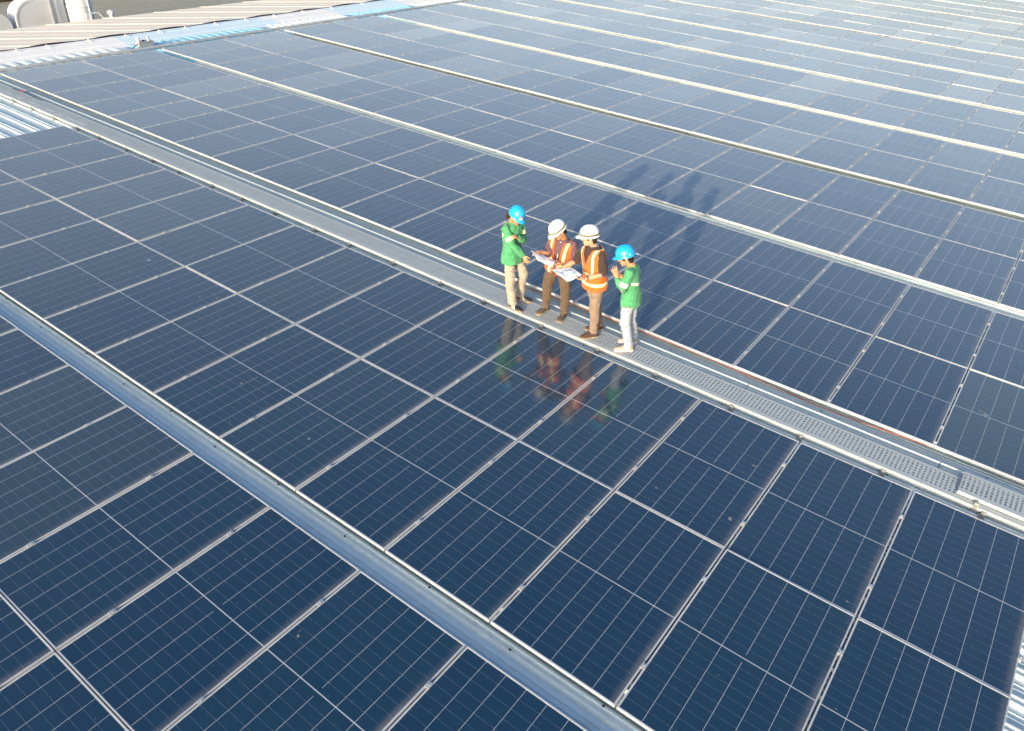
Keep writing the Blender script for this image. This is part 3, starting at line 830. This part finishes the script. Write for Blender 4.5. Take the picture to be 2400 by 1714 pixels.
    def head(self, mb):
        f, l, u = self.head_frame(); c = self.j['head'] - u * 0.015; k = self.hs
        ellipsoid(mb, c + f * 0.004, f * .094 * k, l * .074 * k, u * .108 * k)
        ellipsoid(mb, c + f * 0.032 - u * 0.062, f * .056 * k, l * .05 * k, u * .05 * k)      # jaw
        ellipsoid(mb, c + f * 0.072 - u * 0.098, f * .018, l * .02, u * .016)                 # chin
        mb.tube([c + f * .088 + u * .012, c + f * .108 - u * .026], [.008, .0135], 8)          # nose
        for s in (-1, 1):
            ellipsoid(mb, c + l * s * .076 - f * .012 - u * .012, f * .018, l * .009, u * .032, 8, 6)
            ellipsoid(mb, c + l * s * .034 + f * .066 - u * .028, f * .018, l * .02, u * .018, 8, 6)  # cheeks
        mb.tube([c + f * .09 - u * .062 - l * .018, c + f * .096 - u * .062, c + f * .09 - u * .062 + l * .018], .008, 6)
        mb.tube([self.j['neck'] - self.axis * 0.04, self.j['neck'] + self.axis * 0.01, c - u * 0.06 - f * 0.012], [.062, .054, .054], 14)
        self.hc = c
    def face_bits(self):
        f, l, u = self.head_frame(); c = self.hc
        for s in (-1, 1):
            mb = MB(); ellipsoid(mb, c + l * s * .031 + f * .087 + u * .006, f * .006, l * .013, u * .006, 8, 6); mb.build('eye', M_EYE, self.root, smooth=True)
            mb = MB(); mb.tube([c + l * s * .018 + f * .094 + u * .022, c + l * s * .045 + f * .083 + u * .024], .0035, 6); mb.build('eyebrow', M_HAIR, self.root, smooth=True)
        mb = MB(); mb.tube([c + f * .091 - u * .063 - l * .019, c + f * .1 - u * .061, c + f * .091 - u * .063 + l * .019], .0055, 6); mb.build('lips', M_LIP, self.root, smooth=True)
    def body(self, mat, hands):
        mb = MB()
        self.head(mb); self.torso(mb, -0.032, -0.1)
        for s in 'RL':
            self.arm(mb, s, (.046, .042, .037, .028), 2.0)
            self.leg(mb, s, (.062, .060, .045, .044, .034))
            self.hand(mb, s, **hands[s])
            a, t = self.j[s + 'an'], self.j[s + 'to']
            mb.tube([a, a.lerp(t, .4) - Vector((0, 0, .03)), a.lerp(t, .75) - Vector((0, 0, .03))], [.03, .02, .014], 10)
        bm = remeshed(mb, 0.0052, 2, 0.5)
        return bm_obj(bm, 'body', mat, self.root)
    def trousers(self, mat, r, seed, amp=0.006, top=-0.08):
        mb = MB()
        rings = []
        for s, w, d in ((0.16, .140, .098), (0.08, .150, .106), (-0.02, .158, .112), (-0.12, .152, .108), (-0.2, .11, .085)):
            c = self.hipc + self.axis * (s * self.tl) if s > -.05 else self.hipc + Vector((0, 0, 1)) * (s * self.tl)
            w *= self.tw; d *= self.tw
            rings.append([c + self.lath * w * math.cos(2 * math.pi * q / 20) + self.front * d * math.sin(2 * math.pi * q / 20) for q in range(20)])
        mb.loft(rings)
        for s in 'RL': self.leg(mb, s, r)
        bm = remeshed(mb, 0.0075, 3)
        wrinkle(bm, amp * 1.4, 11.0, (1, 1, 1.5), seed)
        # folds gather above the shoe and behind the knee
        bm.normal_update()
        for v in bm.verts:
            for s in 'RL':
                a, k = self.j[s + 'an'], self.j[s + 'kn']
                z = v.co.z - a.z
                if z < 0.22 and (v.co - a).length < 0.3:
                    v.co += v.normal * (0.007 * math.sin(z * 85 + v.co.x * 14 + seed) * max(0, 1 - z / 0.22)); break
        bmesh.ops.delete(bm, geom=[f for f in bm.faces if self.tcoord(f.calc_center_median())[0] > top], context='FACES')   # tucked out of sight under the shirt
        return bm_obj(bm, 'trousers', mat, self.root)
    def shirt(self, sleeve, r, low, seed, ease=0.012, flare=0.012, amp=0.005, belly=0.0):
        mb = MB()
        self.torso(mb, ease, low, flare, belly)
        for s in 'RL': self.arm(mb, s, r, sleeve)
        bm = remeshed(mb, 0.0075, 3)
        wrinkle(bm, amp * 1.5, 9.0, (1, 1, 0.8), seed)
        wrinkle(bm, amp * .7, 21.0, (1, 1, 1), seed + 3)
        return bm
    def vest(self, low, ease, seed, belly=0.0):
        mb = MB(); self.torso(mb, ease, low, 0.014, belly)
        bm = remeshed(mb, 0.0075, 2)
        return wrinkle(bm, 0.004, 9.0, (1, 1, 0.8), seed)
    def near_arm(self, p, s, t0, t1, seg=('sh', 'el'), rad=0.1):
        a, b = self.j[s + seg[0]], self.j[s + seg[1]]
        d = b - a; t = (p - a).dot(d) / d.length_squared
        return t0 < t < t1 and (p - a - d * t).length < rad
    def shoe(self, s, mat, sole, toe=1.0, trim=None, laces=None):
        a, t = self.j[s + 'an'], self.j[s + 'to']
        d = Vector((t.x - a.x, t.y - a.y, 0)).normalized(); d = Vector((d.x, d.y, -math.tan(SL) * d.x)).normalized()
        n = Vector((SN, 0, CS)); l = n.cross(d).normalized()
        heel = Vector((a.x, a.y, -math.tan(SL) * a.x)) - d * 0.06
        o = empty('shoe', heel); o.parent = self.root
        prof = [(0.0, .028, .062), (.02, .036, .085), (.06, .038, .092), (.10, .037, .080), (.145, .043, .062), (.19, .046, .050), (.225, .042, .042), (.25, .030, .034), (.262, .014, .028)]
        R = []
        for y, w, h in prof:
            y *= toe
            R.append([d * y + l * (w * math.cos(math.pi * q / 10)) + n * (0.012 + h * math.sin(math.pi * q / 10) ** 0.75) for q in range(11)] + [d * y - l * w * .5 + n * 0.01, d * y + l * w * .5 + n * 0.01])
        mb = MB(); mb.loft(R); mb.build('upper', mat, o, smooth=True)
        mb = MB(); R = []
        for y, w, h in [(-.006, .026, 0), (.02, .039, 0), (.06, .041, 0), (.1, .040, 0), (.145, .046, 0), (.19, .049, 0), (.228, .045, 0), (.255, .031, 0), (.27, .012, 0)]:
            y *= toe
            R.append([d * y + l * w + n * .003, d * y + l * w + n * .024, d * y - l * w + n * .024, d * y - l * w + n * .003])
        mb.loft(R); mb.build('sole', sole, o)
        if trim:
            mb = MB()
            for sd in (-1, 1):
                for y in (.095, .12, .145):
                    mb.tube([d * y * toe + l * sd * .046 + n * .022, d * (y - .012) * toe + l * sd * .042 + n * .05, d * (y - .03) * toe + l * sd * .022 + n * .078], .005, 6)
            mb.build('stripe', trim, o, smooth=True)
        if laces:
            mb = MB()
            for y in (.085, .105, .125, .145):
                z = .095 - (y - .085) * .45
                mb.tube([d * y * toe - l * .02 + n * (z - .008), d * y * toe + n * (z + .004), d * y * toe + l * .02 + n * (z - .008)], .0042, 6)
            mb.build('lace', laces, o, smooth=True)
    def helmet(self, mat, ridges, tilt=0.0, strap=None, size=1.0, stickers=()):
        f, l, u = self.head_frame(); q = Matrix.Rotation(tilt, 3, l); f = q @ f; u = q @ u
        c = self.hc + u * 0.042 + f * 0.004
        o = empty('helmet', c); o.parent = self.root
        k = size * self.hs
        A, B, H = .134 * k, .112 * k, .136 * k
        N = 56; rows_ = 17; vs, fs, par = [], [], []
        for r in range(rows_ + 1):
            th = (math.pi / 2) * r / rows_
            for q_ in range(N):
                ph = 2 * math.pi * q_ / N
                rr = math.sin(th) ** 0.88; z = math.cos(th) ** 0.92
                x, y = A * rr * math.cos(ph), B * rr * math.sin(ph)
                bump = 0.0
                if ridges:
                    for yc, w in ((0, .016), (.036, .010), (-.036, .010)):
                        g = max(0, 1 - ((y - yc) / w) ** 2)
                        bump += 0.008 * g * (1 if x > -A * .85 else 0) * min(1, z * 3.5)
                else:
                    bump += 0.005 * max(0, 1 - (y / .03) ** 2) * min(1, z * 3)
                vs.append(f * x + l * y + u * (H * z + bump)); par.append((th, ph))
        # brim: short all round, a peak in front
        for dr, dz in ((.006, -.005), (.009, -.010), (.006, -.015), (-.004, -.010)):
            for q_ in range(N):
                ph = 2 * math.pi * q_ / N; cph = math.cos(ph)
                pk = max(0, cph) ** 1.6 * .044 * (dr > 0) * k
                ex = dr + pk * (1 if dr > .002 else 0)
                if dr == -.004: ex = -.006
                x, y = (A + ex) * cph, (B + (dr if dr > 0 else -.006)) * math.sin(ph)
                vs.append(f * x + l * y + u * (dz - pk * .42)); par.append((2, ph))
        R = rows_ + 5
        for r in range(R - 1):
            for q_ in range(N):
                e = (q_ + 1) % N
                fs.append((r * N + q_, (r + 1) * N + q_, (r + 1) * N + e, r * N + e))
        m = mesh_from('shell', vs, fs, mat, smooth=True)
        new_obj('shell', m, o)
        if strap:
            mb = MB(); R2 = []
            for th, off in ((1.33, .0025), (1.36, .007), (1.47, .007), (1.5, .0025)):
                rr = math.sin(th) ** .88; z = math.cos(th) ** .92
                R2.append([f * (A * rr + off) * math.cos(2 * math.pi * q_ / 48) + l * (B * rr + off) * math.sin(2 * math.pi * q_ / 48) + u * H * z for q_ in range(48)])
            mb.loft(R2, cap=False); mb.build('goggle_strap', strap, o, smooth=True)
        for nm, smat, ph0, ph1, t0, t1 in stickers:
            mb = MB(); P = []
            for a in range(7):
                th = t0 + (t1 - t0) * a / 6; rw = []
                for b in range(9):
                    ph = ph0 + (ph1 - ph0) * b / 8
                    rr = math.sin(th) ** .88; z = math.cos(th) ** .92
                    if nm == 'round_emblem':
                        ph = (ph0 + ph1) / 2 + (ph1 - ph0) / 2 * (b / 4 - 1) * math.sqrt(max(0, 1 - (a / 3 - 1) ** 2))
                    rw.append(f * (A * rr + .004) * math.cos(ph) + l * (B * rr + .004) * math.sin(ph) + u * (H * z + .004))
                P.append(rw)
            mb.loft(P, closed=False, cap=False); mb.build(nm, smat, o, smooth=True)
        # sweatband and hair line below the shell
        mb = MB(); R3 = []
        for z, s_ in ((.012, .90), (-.02, .88), (-.034, .83)):
            R3.append([f * A * s_ * math.cos(2 * math.pi * q_ / 28) * (1 if math.cos(2 * math.pi * q_ / 28) < 0 else .80) + l * B * s_ * .86 * math.sin(2 * math.pi * q_ / 28) + u * z for q_ in range(28)])
        mb.loft(R3, cap=False); mb.build('headband', M_SOLEW if mat == M_HBLUE else M_WHITE, o, smooth=True)
        return o
    def hair(self, mat, tail=None, nape=0.07):
        f, l, u = self.head_frame(); c = self.hc
        mb = MB()
        ellipsoid(mb, c - f * .014 + u * .022, f * .092, l * .0795, u * .094)
        ellipsoid(mb, c - f * .05 - u * .03, f * .048, l * .066, u * nape)
        for s in (-1, 1): ellipsoid(mb, c + l * s * .07 + f * .028 + u * .01, f * .02, l * .012, u * .03, 8, 6)
        if tail: mb.tube([self.hc + f * a + l * b_ + u * z for a, b_, z in tail], [.028, .040, .036, .026, .012][:len(tail)], 12)
        bm = remeshed(mb, 0.006, 2)
        # keep the face clear
        wrinkle(bm, 0.004, 40.0, (1, 1, .4), 2.0)
        return bm_obj(bm, 'hair', mat, self.root)

def sheet(name, corners, mat, label, cat, bulge, seed):
    """one sheet of paper with a curl, 0.6 mm thick"""
    A, B, C_, D = [Vector(c) for c in corners]     # left, bottom, right, top
    base = (A + B + C_ + D) / 4
    n = (B - A).cross(D - A).normalized()
    if n.z < 0: n = -n
    N = 12; vs, fs = [], []
    for side in (0, 1):
        for i in range(N + 1):
            for j_ in range(N + 1):
                s, t = i / N, j_ / N
                p = (A * (1 - s) + B * s) * (1 - t) + (D * (1 - s) + C_ * s) * t
                h = bulge * (math.sin(math.pi * s) * 0.8 + 0.5 * math.sin(2.2 * math.pi * t + seed) * (0.4 + s)) + 0.006 * noise.noise((s * 4, t * 4, seed))
                vs.append(p - base + n * (h - 0.0006 * side))
    K = (N + 1) ** 2
    for i in range(N):
        for j_ in range(N):
            a = i * (N + 1) + j_
            fs.append((a, a + 1, a + N + 2, a + N + 1)); fs.append((K + a, K + a + N + 1, K + a + N + 2, K + a + 1))
    for i in range(N):
        for a, b in ((i, i + 1), (i * (N + 1), (i + 1) * (N + 1)), (N * (N + 1) + i, N * (N + 1) + i + 1), (i * (N + 1) + N, (i + 1) * (N + 1) + N)):
            fs.append((a, b, K + b, K + a))
    m = mesh_from(name, vs, fs, mat, smooth=False)
    uv = m.uv_layers.new(name='UVMap')
    for lp in m.loops:
        k = lp.vertex_index % K
        uv.data[lp.index].uv = (k // (N + 1) / N, k % (N + 1) / N)
    tag(new_obj(name, m, None, base), label, cat)
def paper_mat(name, strong):
    t = NT(name)
    uv = t.n('UVMap').outputs[0]
    sep = t.n('SeparateXYZ'); t.l(uv, sep.inputs[0])
    def inside(s, a, b): return t.math('MULTIPLY', t.math('GREATER_THAN', s, a), t.math('LESS_THAN', s, b))
    box = t.math('MULTIPLY', inside(sep.outputs[0], .14, .88), inside(sep.outputs[1], .12, .86))
    n = t.ramp(t.noise(5.5, uv, 3), 0.42, 0.56)
    vo = t.n('TexVoronoi', feature='DISTANCE_TO_EDGE'); vo.inputs['Scale'].default_value = 6.0; t.l(uv, vo.inputs['Vector'])
    line = t.math('LESS_THAN', vo.outputs['Distance'], 0.045)
    c = t.mix(t.math('MULTIPLY', t.math('MULTIPLY', n, box), strong), (0.66, 0.66, 0.70), (0.20, 0.37, 0.52))
    c = t.mix(t.math('MULTIPLY', t.math('MULTIPLY', line, box), 0.55), c, (0.24, 0.22, 0.36))
    t.l(c, t.b.inputs['Base Color']); t.b.inputs['Roughness'].default_value = 0.7
    return t.m

# ---- worker at the left: green shirt, blue helmet, arm across the chest
P = Person('p1', (1, 0.0), (0.80, -0.10, -0.42), 'worker in green long sleeve shirt and khaki trousers, leftmost of the group, hugging one arm', 0.95, 0.95)
P.body(M_SKIN, {'R': dict(palm=(-0.2, 0.8, 0.2), curl=0.45), 'L': dict(palm=(-0.4, -0.5, -0.6), curl=0.75, spread=0.05)})
P.hair(M_HAIRR, [(-.05, .0, .0), (-.10, -.005, -.02), (-.125, -.01, -.065), (-.12, -.01, -.11), (-.105, -.01, -.15)])
P.face_bits()
P.trousers(M_KHAKI, (.084, .088, .078, .074, .068, 0.05), 1.0, 0.006, -0.22)
bm = P.shirt(1.93, (.068, .062, .056, .042), -0.32, 4.0, 0.016, 0.022, 0.006)
band = puff(cut(bm, lambda c, n: P.near_arm(c, 'R', .52, .72, rad=.085) or P.near_arm(c, 'L', .42, .62, rad=.085) or (0.60 < P.tcoord(c)[0] < 0.70 and P.tcoord(c)[2] < -0.03)), 0.0025)
bm_obj(bm, 'shirt', M_GREEN, P.root); bm_obj(band, 'reflective_band', M_BAND, P.root)
P.shoe('R', M_SHOEB, M_SOLED, .98, M_WHITE, M_WHITE); P.shoe('L', M_SHOEB, M_SOLED, .98, M_WHITE, M_WHITE)
P.helmet(M_HBLUE, True, 0.02, stickers=(('round_emblem', M_REDP, -.62, -.36, 1.02, 1.2), ('white_label', M_WHITE, -.62, -.10, 1.30, 1.52)))

# ---- second: plum shirt under an open orange vest, white helmet, reading a plan
P = Person('p2', (-0.15, -1), (-0.42, -0.72, -0.55), 'worker in plum shirt and open vest, second from left, reading a plan')
P.body(M_SKIN, {'R': dict(palm=(0.5, 0.1, -0.6), curl=0.7), 'L': dict(palm=(-0.3, 0.2, 0.7), curl=0.7)})
P.hair(M_HAIR); P.face_bits()
P.trousers(M_BROWN, (.090, .095, .078, .072, .062, 0.04), 2.0)
bm = P.shirt(0.86, (.058, .066, .068, .05), -0.18, 8.0, 0.012, 0.008, 0.006)
vb = P.vest(-0.20, 0.030, 8.0)
vest = cut(vb, lambda c, n: -0.18 < P.tcoord(c)[0] < 0.975 and not (P.tcoord(c)[2] > 0.0 and abs(P.tcoord(c)[1]) < 0.030 + 0.045 * max(0, P.tcoord(c)[0])))
vb.free()
def strip2(c):
    s, x, y = P.tcoord(c)
    return (y > -0.01 and 0.064 + 0.045 * s < abs(x) < 0.102 + 0.04 * s) or (y < -0.01 and 0.07 < abs(x) < 0.10)
band = puff(cut(vest, lambda c, n: strip2(c) or 0.02 < P.tcoord(c)[0] < 0.12), 0.0025)
bm_obj(bm, 'shirt', M_PURPLE, P.root); bm_obj(vest, 'vest', M_ORANGE, P.root); bm_obj(band, 'reflective_strip', M_BAND, P.root)
P.shoe('R', M_SHOEP, M_SOLED, 1.0, None, M_SOLEW); P.shoe('L', M_SHOEP, M_SOLED, 1.0, None, M_SOLEW)
P.helmet(M_HWHITE, False, 0.0, M_STRAP)
mb = MB(); c = P.hipc + P.front * .13 + P.lath * .02
mb.tube([c + Vector((0, 0, .02)), c - Vector((0, 0, .06))], .006, 6); mb.tube([c - Vector((0, 0, .06)), c - Vector((0, 0, .12))], .011, 6)
mb.build('key_ring', M_REDP, P.root, smooth=True)
nk = P.j['neck']
mb = MB(); mb.tube([nk + P.front * .075 - P.axis * .02 - P.lat * .05, nk + P.front * .115 - P.axis * .14, nk + P.front * .13 - P.axis * .3 + P.lat * .01], .004, 6); mb.build('lanyard', M_WHITE, P.root)
mb = MB(); ellipsoid(mb, nk + P.front * .085 - P.axis * .035 + P.lat * .0, P.front * .012, P.lat * .016, P.axis * .016, 8, 6); mb.build('badge', M_WHITE, P.root, smooth=True)
mb = MB(); R = []
for s, w, d in ((.965, .085, .075), (1.0, .068, .066), (1.03, .064, .062)):
    cc = P.hipc.lerp(nk, s)
    R.append([cc + P.lat * w * math.cos(2 * math.pi * q / 20) + P.front * d * math.sin(2 * math.pi * q / 20) for q in range(20)])
mb.loft(R, cap=False); mb.build('collar', M_PURPLE, P.root, smooth=True)

# ---- third: orange vest over a dark polo, glasses, holding the coloured map
P = Person('p3', (-0.55, -0.83), (-0.80, -0.55, -0.12), 'worker in zipped orange vest and glasses, third from left, pointing at the map', 1.02)
P.body(M_SKIN2, {'R': dict(palm=(0.1, 0.1, -0.9), curl=0.35), 'L': dict(palm=(-0.1, 0.2, 0.9), curl=0.55)})
P.hair(M_HAIR); P.face_bits()
P.trousers(M_TAUPE, (.090, .094, .076, .068, .058, 0.03), 5.0, 0.005)
bm = P.shirt(0.92, (.058, .065, .068, .05), -0.16, 12.0, 0.012, 0.004, 0.005, 0.012)
vb = P.vest(-0.22, 0.034, 12.0, 0.012)
vest = cut(vb, lambda c, n: -0.20 < P.tcoord(c)[0] < 0.985 and not (P.tcoord(c)[2] > 0.0 and P.tcoord(c)[0] > 0.55 and abs(P.tcoord(c)[1]) < 0.075 * (P.tcoord(c)[0] - .55) / .4))
vb.free()
def strip3(c):
    s, x, y = P.tcoord(c)
    return (0.30 < s and 0.078 + 0.03 * s < abs(x) < 0.110 + 0.033 * s) or 0.23 < s < 0.32 or -0.05 < s < 0.035
band = puff(cut(vest, lambda c, n: strip3(c)), 0.0025)
bm_obj(bm, 'polo_shirt', M_BLACK, P.root); bm_obj(vest, 'vest', M_ORANGE, P.root); bm_obj(band, 'reflective_strip', M_BAND, P.root)
P.shoe('R', M_SHOEBR, M_SOLED, 1.02); P.shoe('L', M_SHOEBR, M_SOLED, 1.02)
P.helmet(M_HWHITE, False, -0.06, M_STRAP)
f, l, u = P.head_frame(); c = P.hc
mb = MB()
for s in (-1, 1):
    cc = c + l * s * .034 + f * .102 + u * .004
    mb.tube([cc + l * .024 * math.cos(2 * math.pi * q / 12) + u * .018 * math.sin(2 * math.pi * q / 12) for q in range(13)], .0026, 5)
    mb.tube([cc + l * s * .024 + u * .006, c + l * s * .082 + f * .03 + u * .008, c + l * s * .082 - f * .01], .0028, 5)
mb.tube([c + f * .106 - l * .01 + u * .006, c + f * .106 + l * .01 + u * .006], .0026, 5)
mb.build('glasses', M_REDP if False else M_EYE, P.root)
nk = P.j['neck']
mb = MB()
for s in (-1, 1): mb.tube([nk - P.front * .06 + P.lat * s * .03 + P.axis * .02, nk + P.lat * s * .078 + P.axis * .005, nk + P.front * .085 + P.lat * s * .045 - P.axis * .06, nk + P.front * .135 + P.lat * s * .012 - P.axis * .2, nk + P.front * .145 - P.axis * .26], .0065, 6)
mb.build('lanyard', M_BLUEL, P.root, smooth=True)
mb = MB(); R = []
for s, w, d in ((.965, .085, .075), (1.0, .068, .066), (1.035, .063, .061)):
    cc = P.hipc.lerp(nk, s)
    R.append([cc + P.lat * w * math.cos(2 * math.pi * q / 20) + P.front * d * math.sin(2 * math.pi * q / 20) for q in range(20)])
mb.loft(R, cap=False); mb.build('collar', M_BLACK, P.root, smooth=True)
w_, e_ = P.j['Lwr'], P.j['Lel']; d = (w_ - e_).normalized()
mb = MB(); mb.lathe(w_ - d * .03, [(.031, -.008), (.0335, -.008), (.0335, .008), (.031, .008)], 16, axis=d); mb.lathe(w_ - d * .03 + Vector((0, 0, .03)), [(.016, 0), (.016, .009)], 12); mb.build('watch', M_METAL, P.root)

# ---- right: green shirt, blue helmet, raised hand
P = Person('p4', (-0.72, -0.62), (-0.86, -0.42, -0.30), 'worker in green shirt and pale jeans, rightmost of the group, raising one hand', 0.98, 0.88)
P.body(M_SKIN, {'R': dict(palm=(0.2, -0.8, 0.2), curl=0.4), 'L': dict(palm=(-0.72, 0.45, 0.0), curl=0.22, spread=0.13)})
P.hair(M_HAIR, None, 0.062); P.face_bits()
P.trousers(M_JEANS, (.076, .082, .076, .072, .066, 0.05), 9.0, 0.006, -0.30)
bm = P.shirt(1.86, (.066, .062, .056, .044), -0.40, 15.0, 0.008, 0.014, 0.005)
band = puff(cut(bm, lambda c, n: P.near_arm(c, 'R', .55, .76, rad=.085) or P.near_arm(c, 'L', .55, .76, rad=.085) or (P.tcoord(c)[2] < -0.02 and 0.36 + 0.9 * abs(P.tcoord(c)[1]) < P.tcoord(c)[0] < 0.45 + 0.9 * abs(P.tcoord(c)[1]))), 0.0025)
bm_obj(bm, 'shirt', M_GREEN, P.root); bm_obj(band, 'reflective_band', M_BANDW, P.root)
P.shoe('R', M_SHOEBE, M_SOLEP, 1.0, M_WHITE, None); P.shoe('L', M_SHOEBE, M_SOLEP, 1.0, M_WHITE, M_WHITE)
P.helmet(M_HBLUE, True, -0.04, stickers=(('white_mark', M_WHITE, 1.45, 1.60, 1.36, 1.5), ('white_mark', M_WHITE, 2.1, 2.22, 1.36, 1.48)))

sheet('plan_sheet', [(3.764, 7.114, 0.865), (3.926, 7.06, 0.761), (4.112, 7.174, 0.699), (4.06, 7.31, 0.708)], paper_mat('plan_print', 0.25), 'white plan sheet held by the worker in the plum shirt', 'paper', 0.016, 1.0)
sheet('map_sheet', [(4.247, 6.91, 0.775), (4.529, 6.896, 0.673), (4.657, 7.067, 0.742), (4.438, 7.153, 0.761)], paper_mat('map_print', 0.9), 'blue tinted map sheet held by the worker with glasses', 'map', 0.014, 2.4)
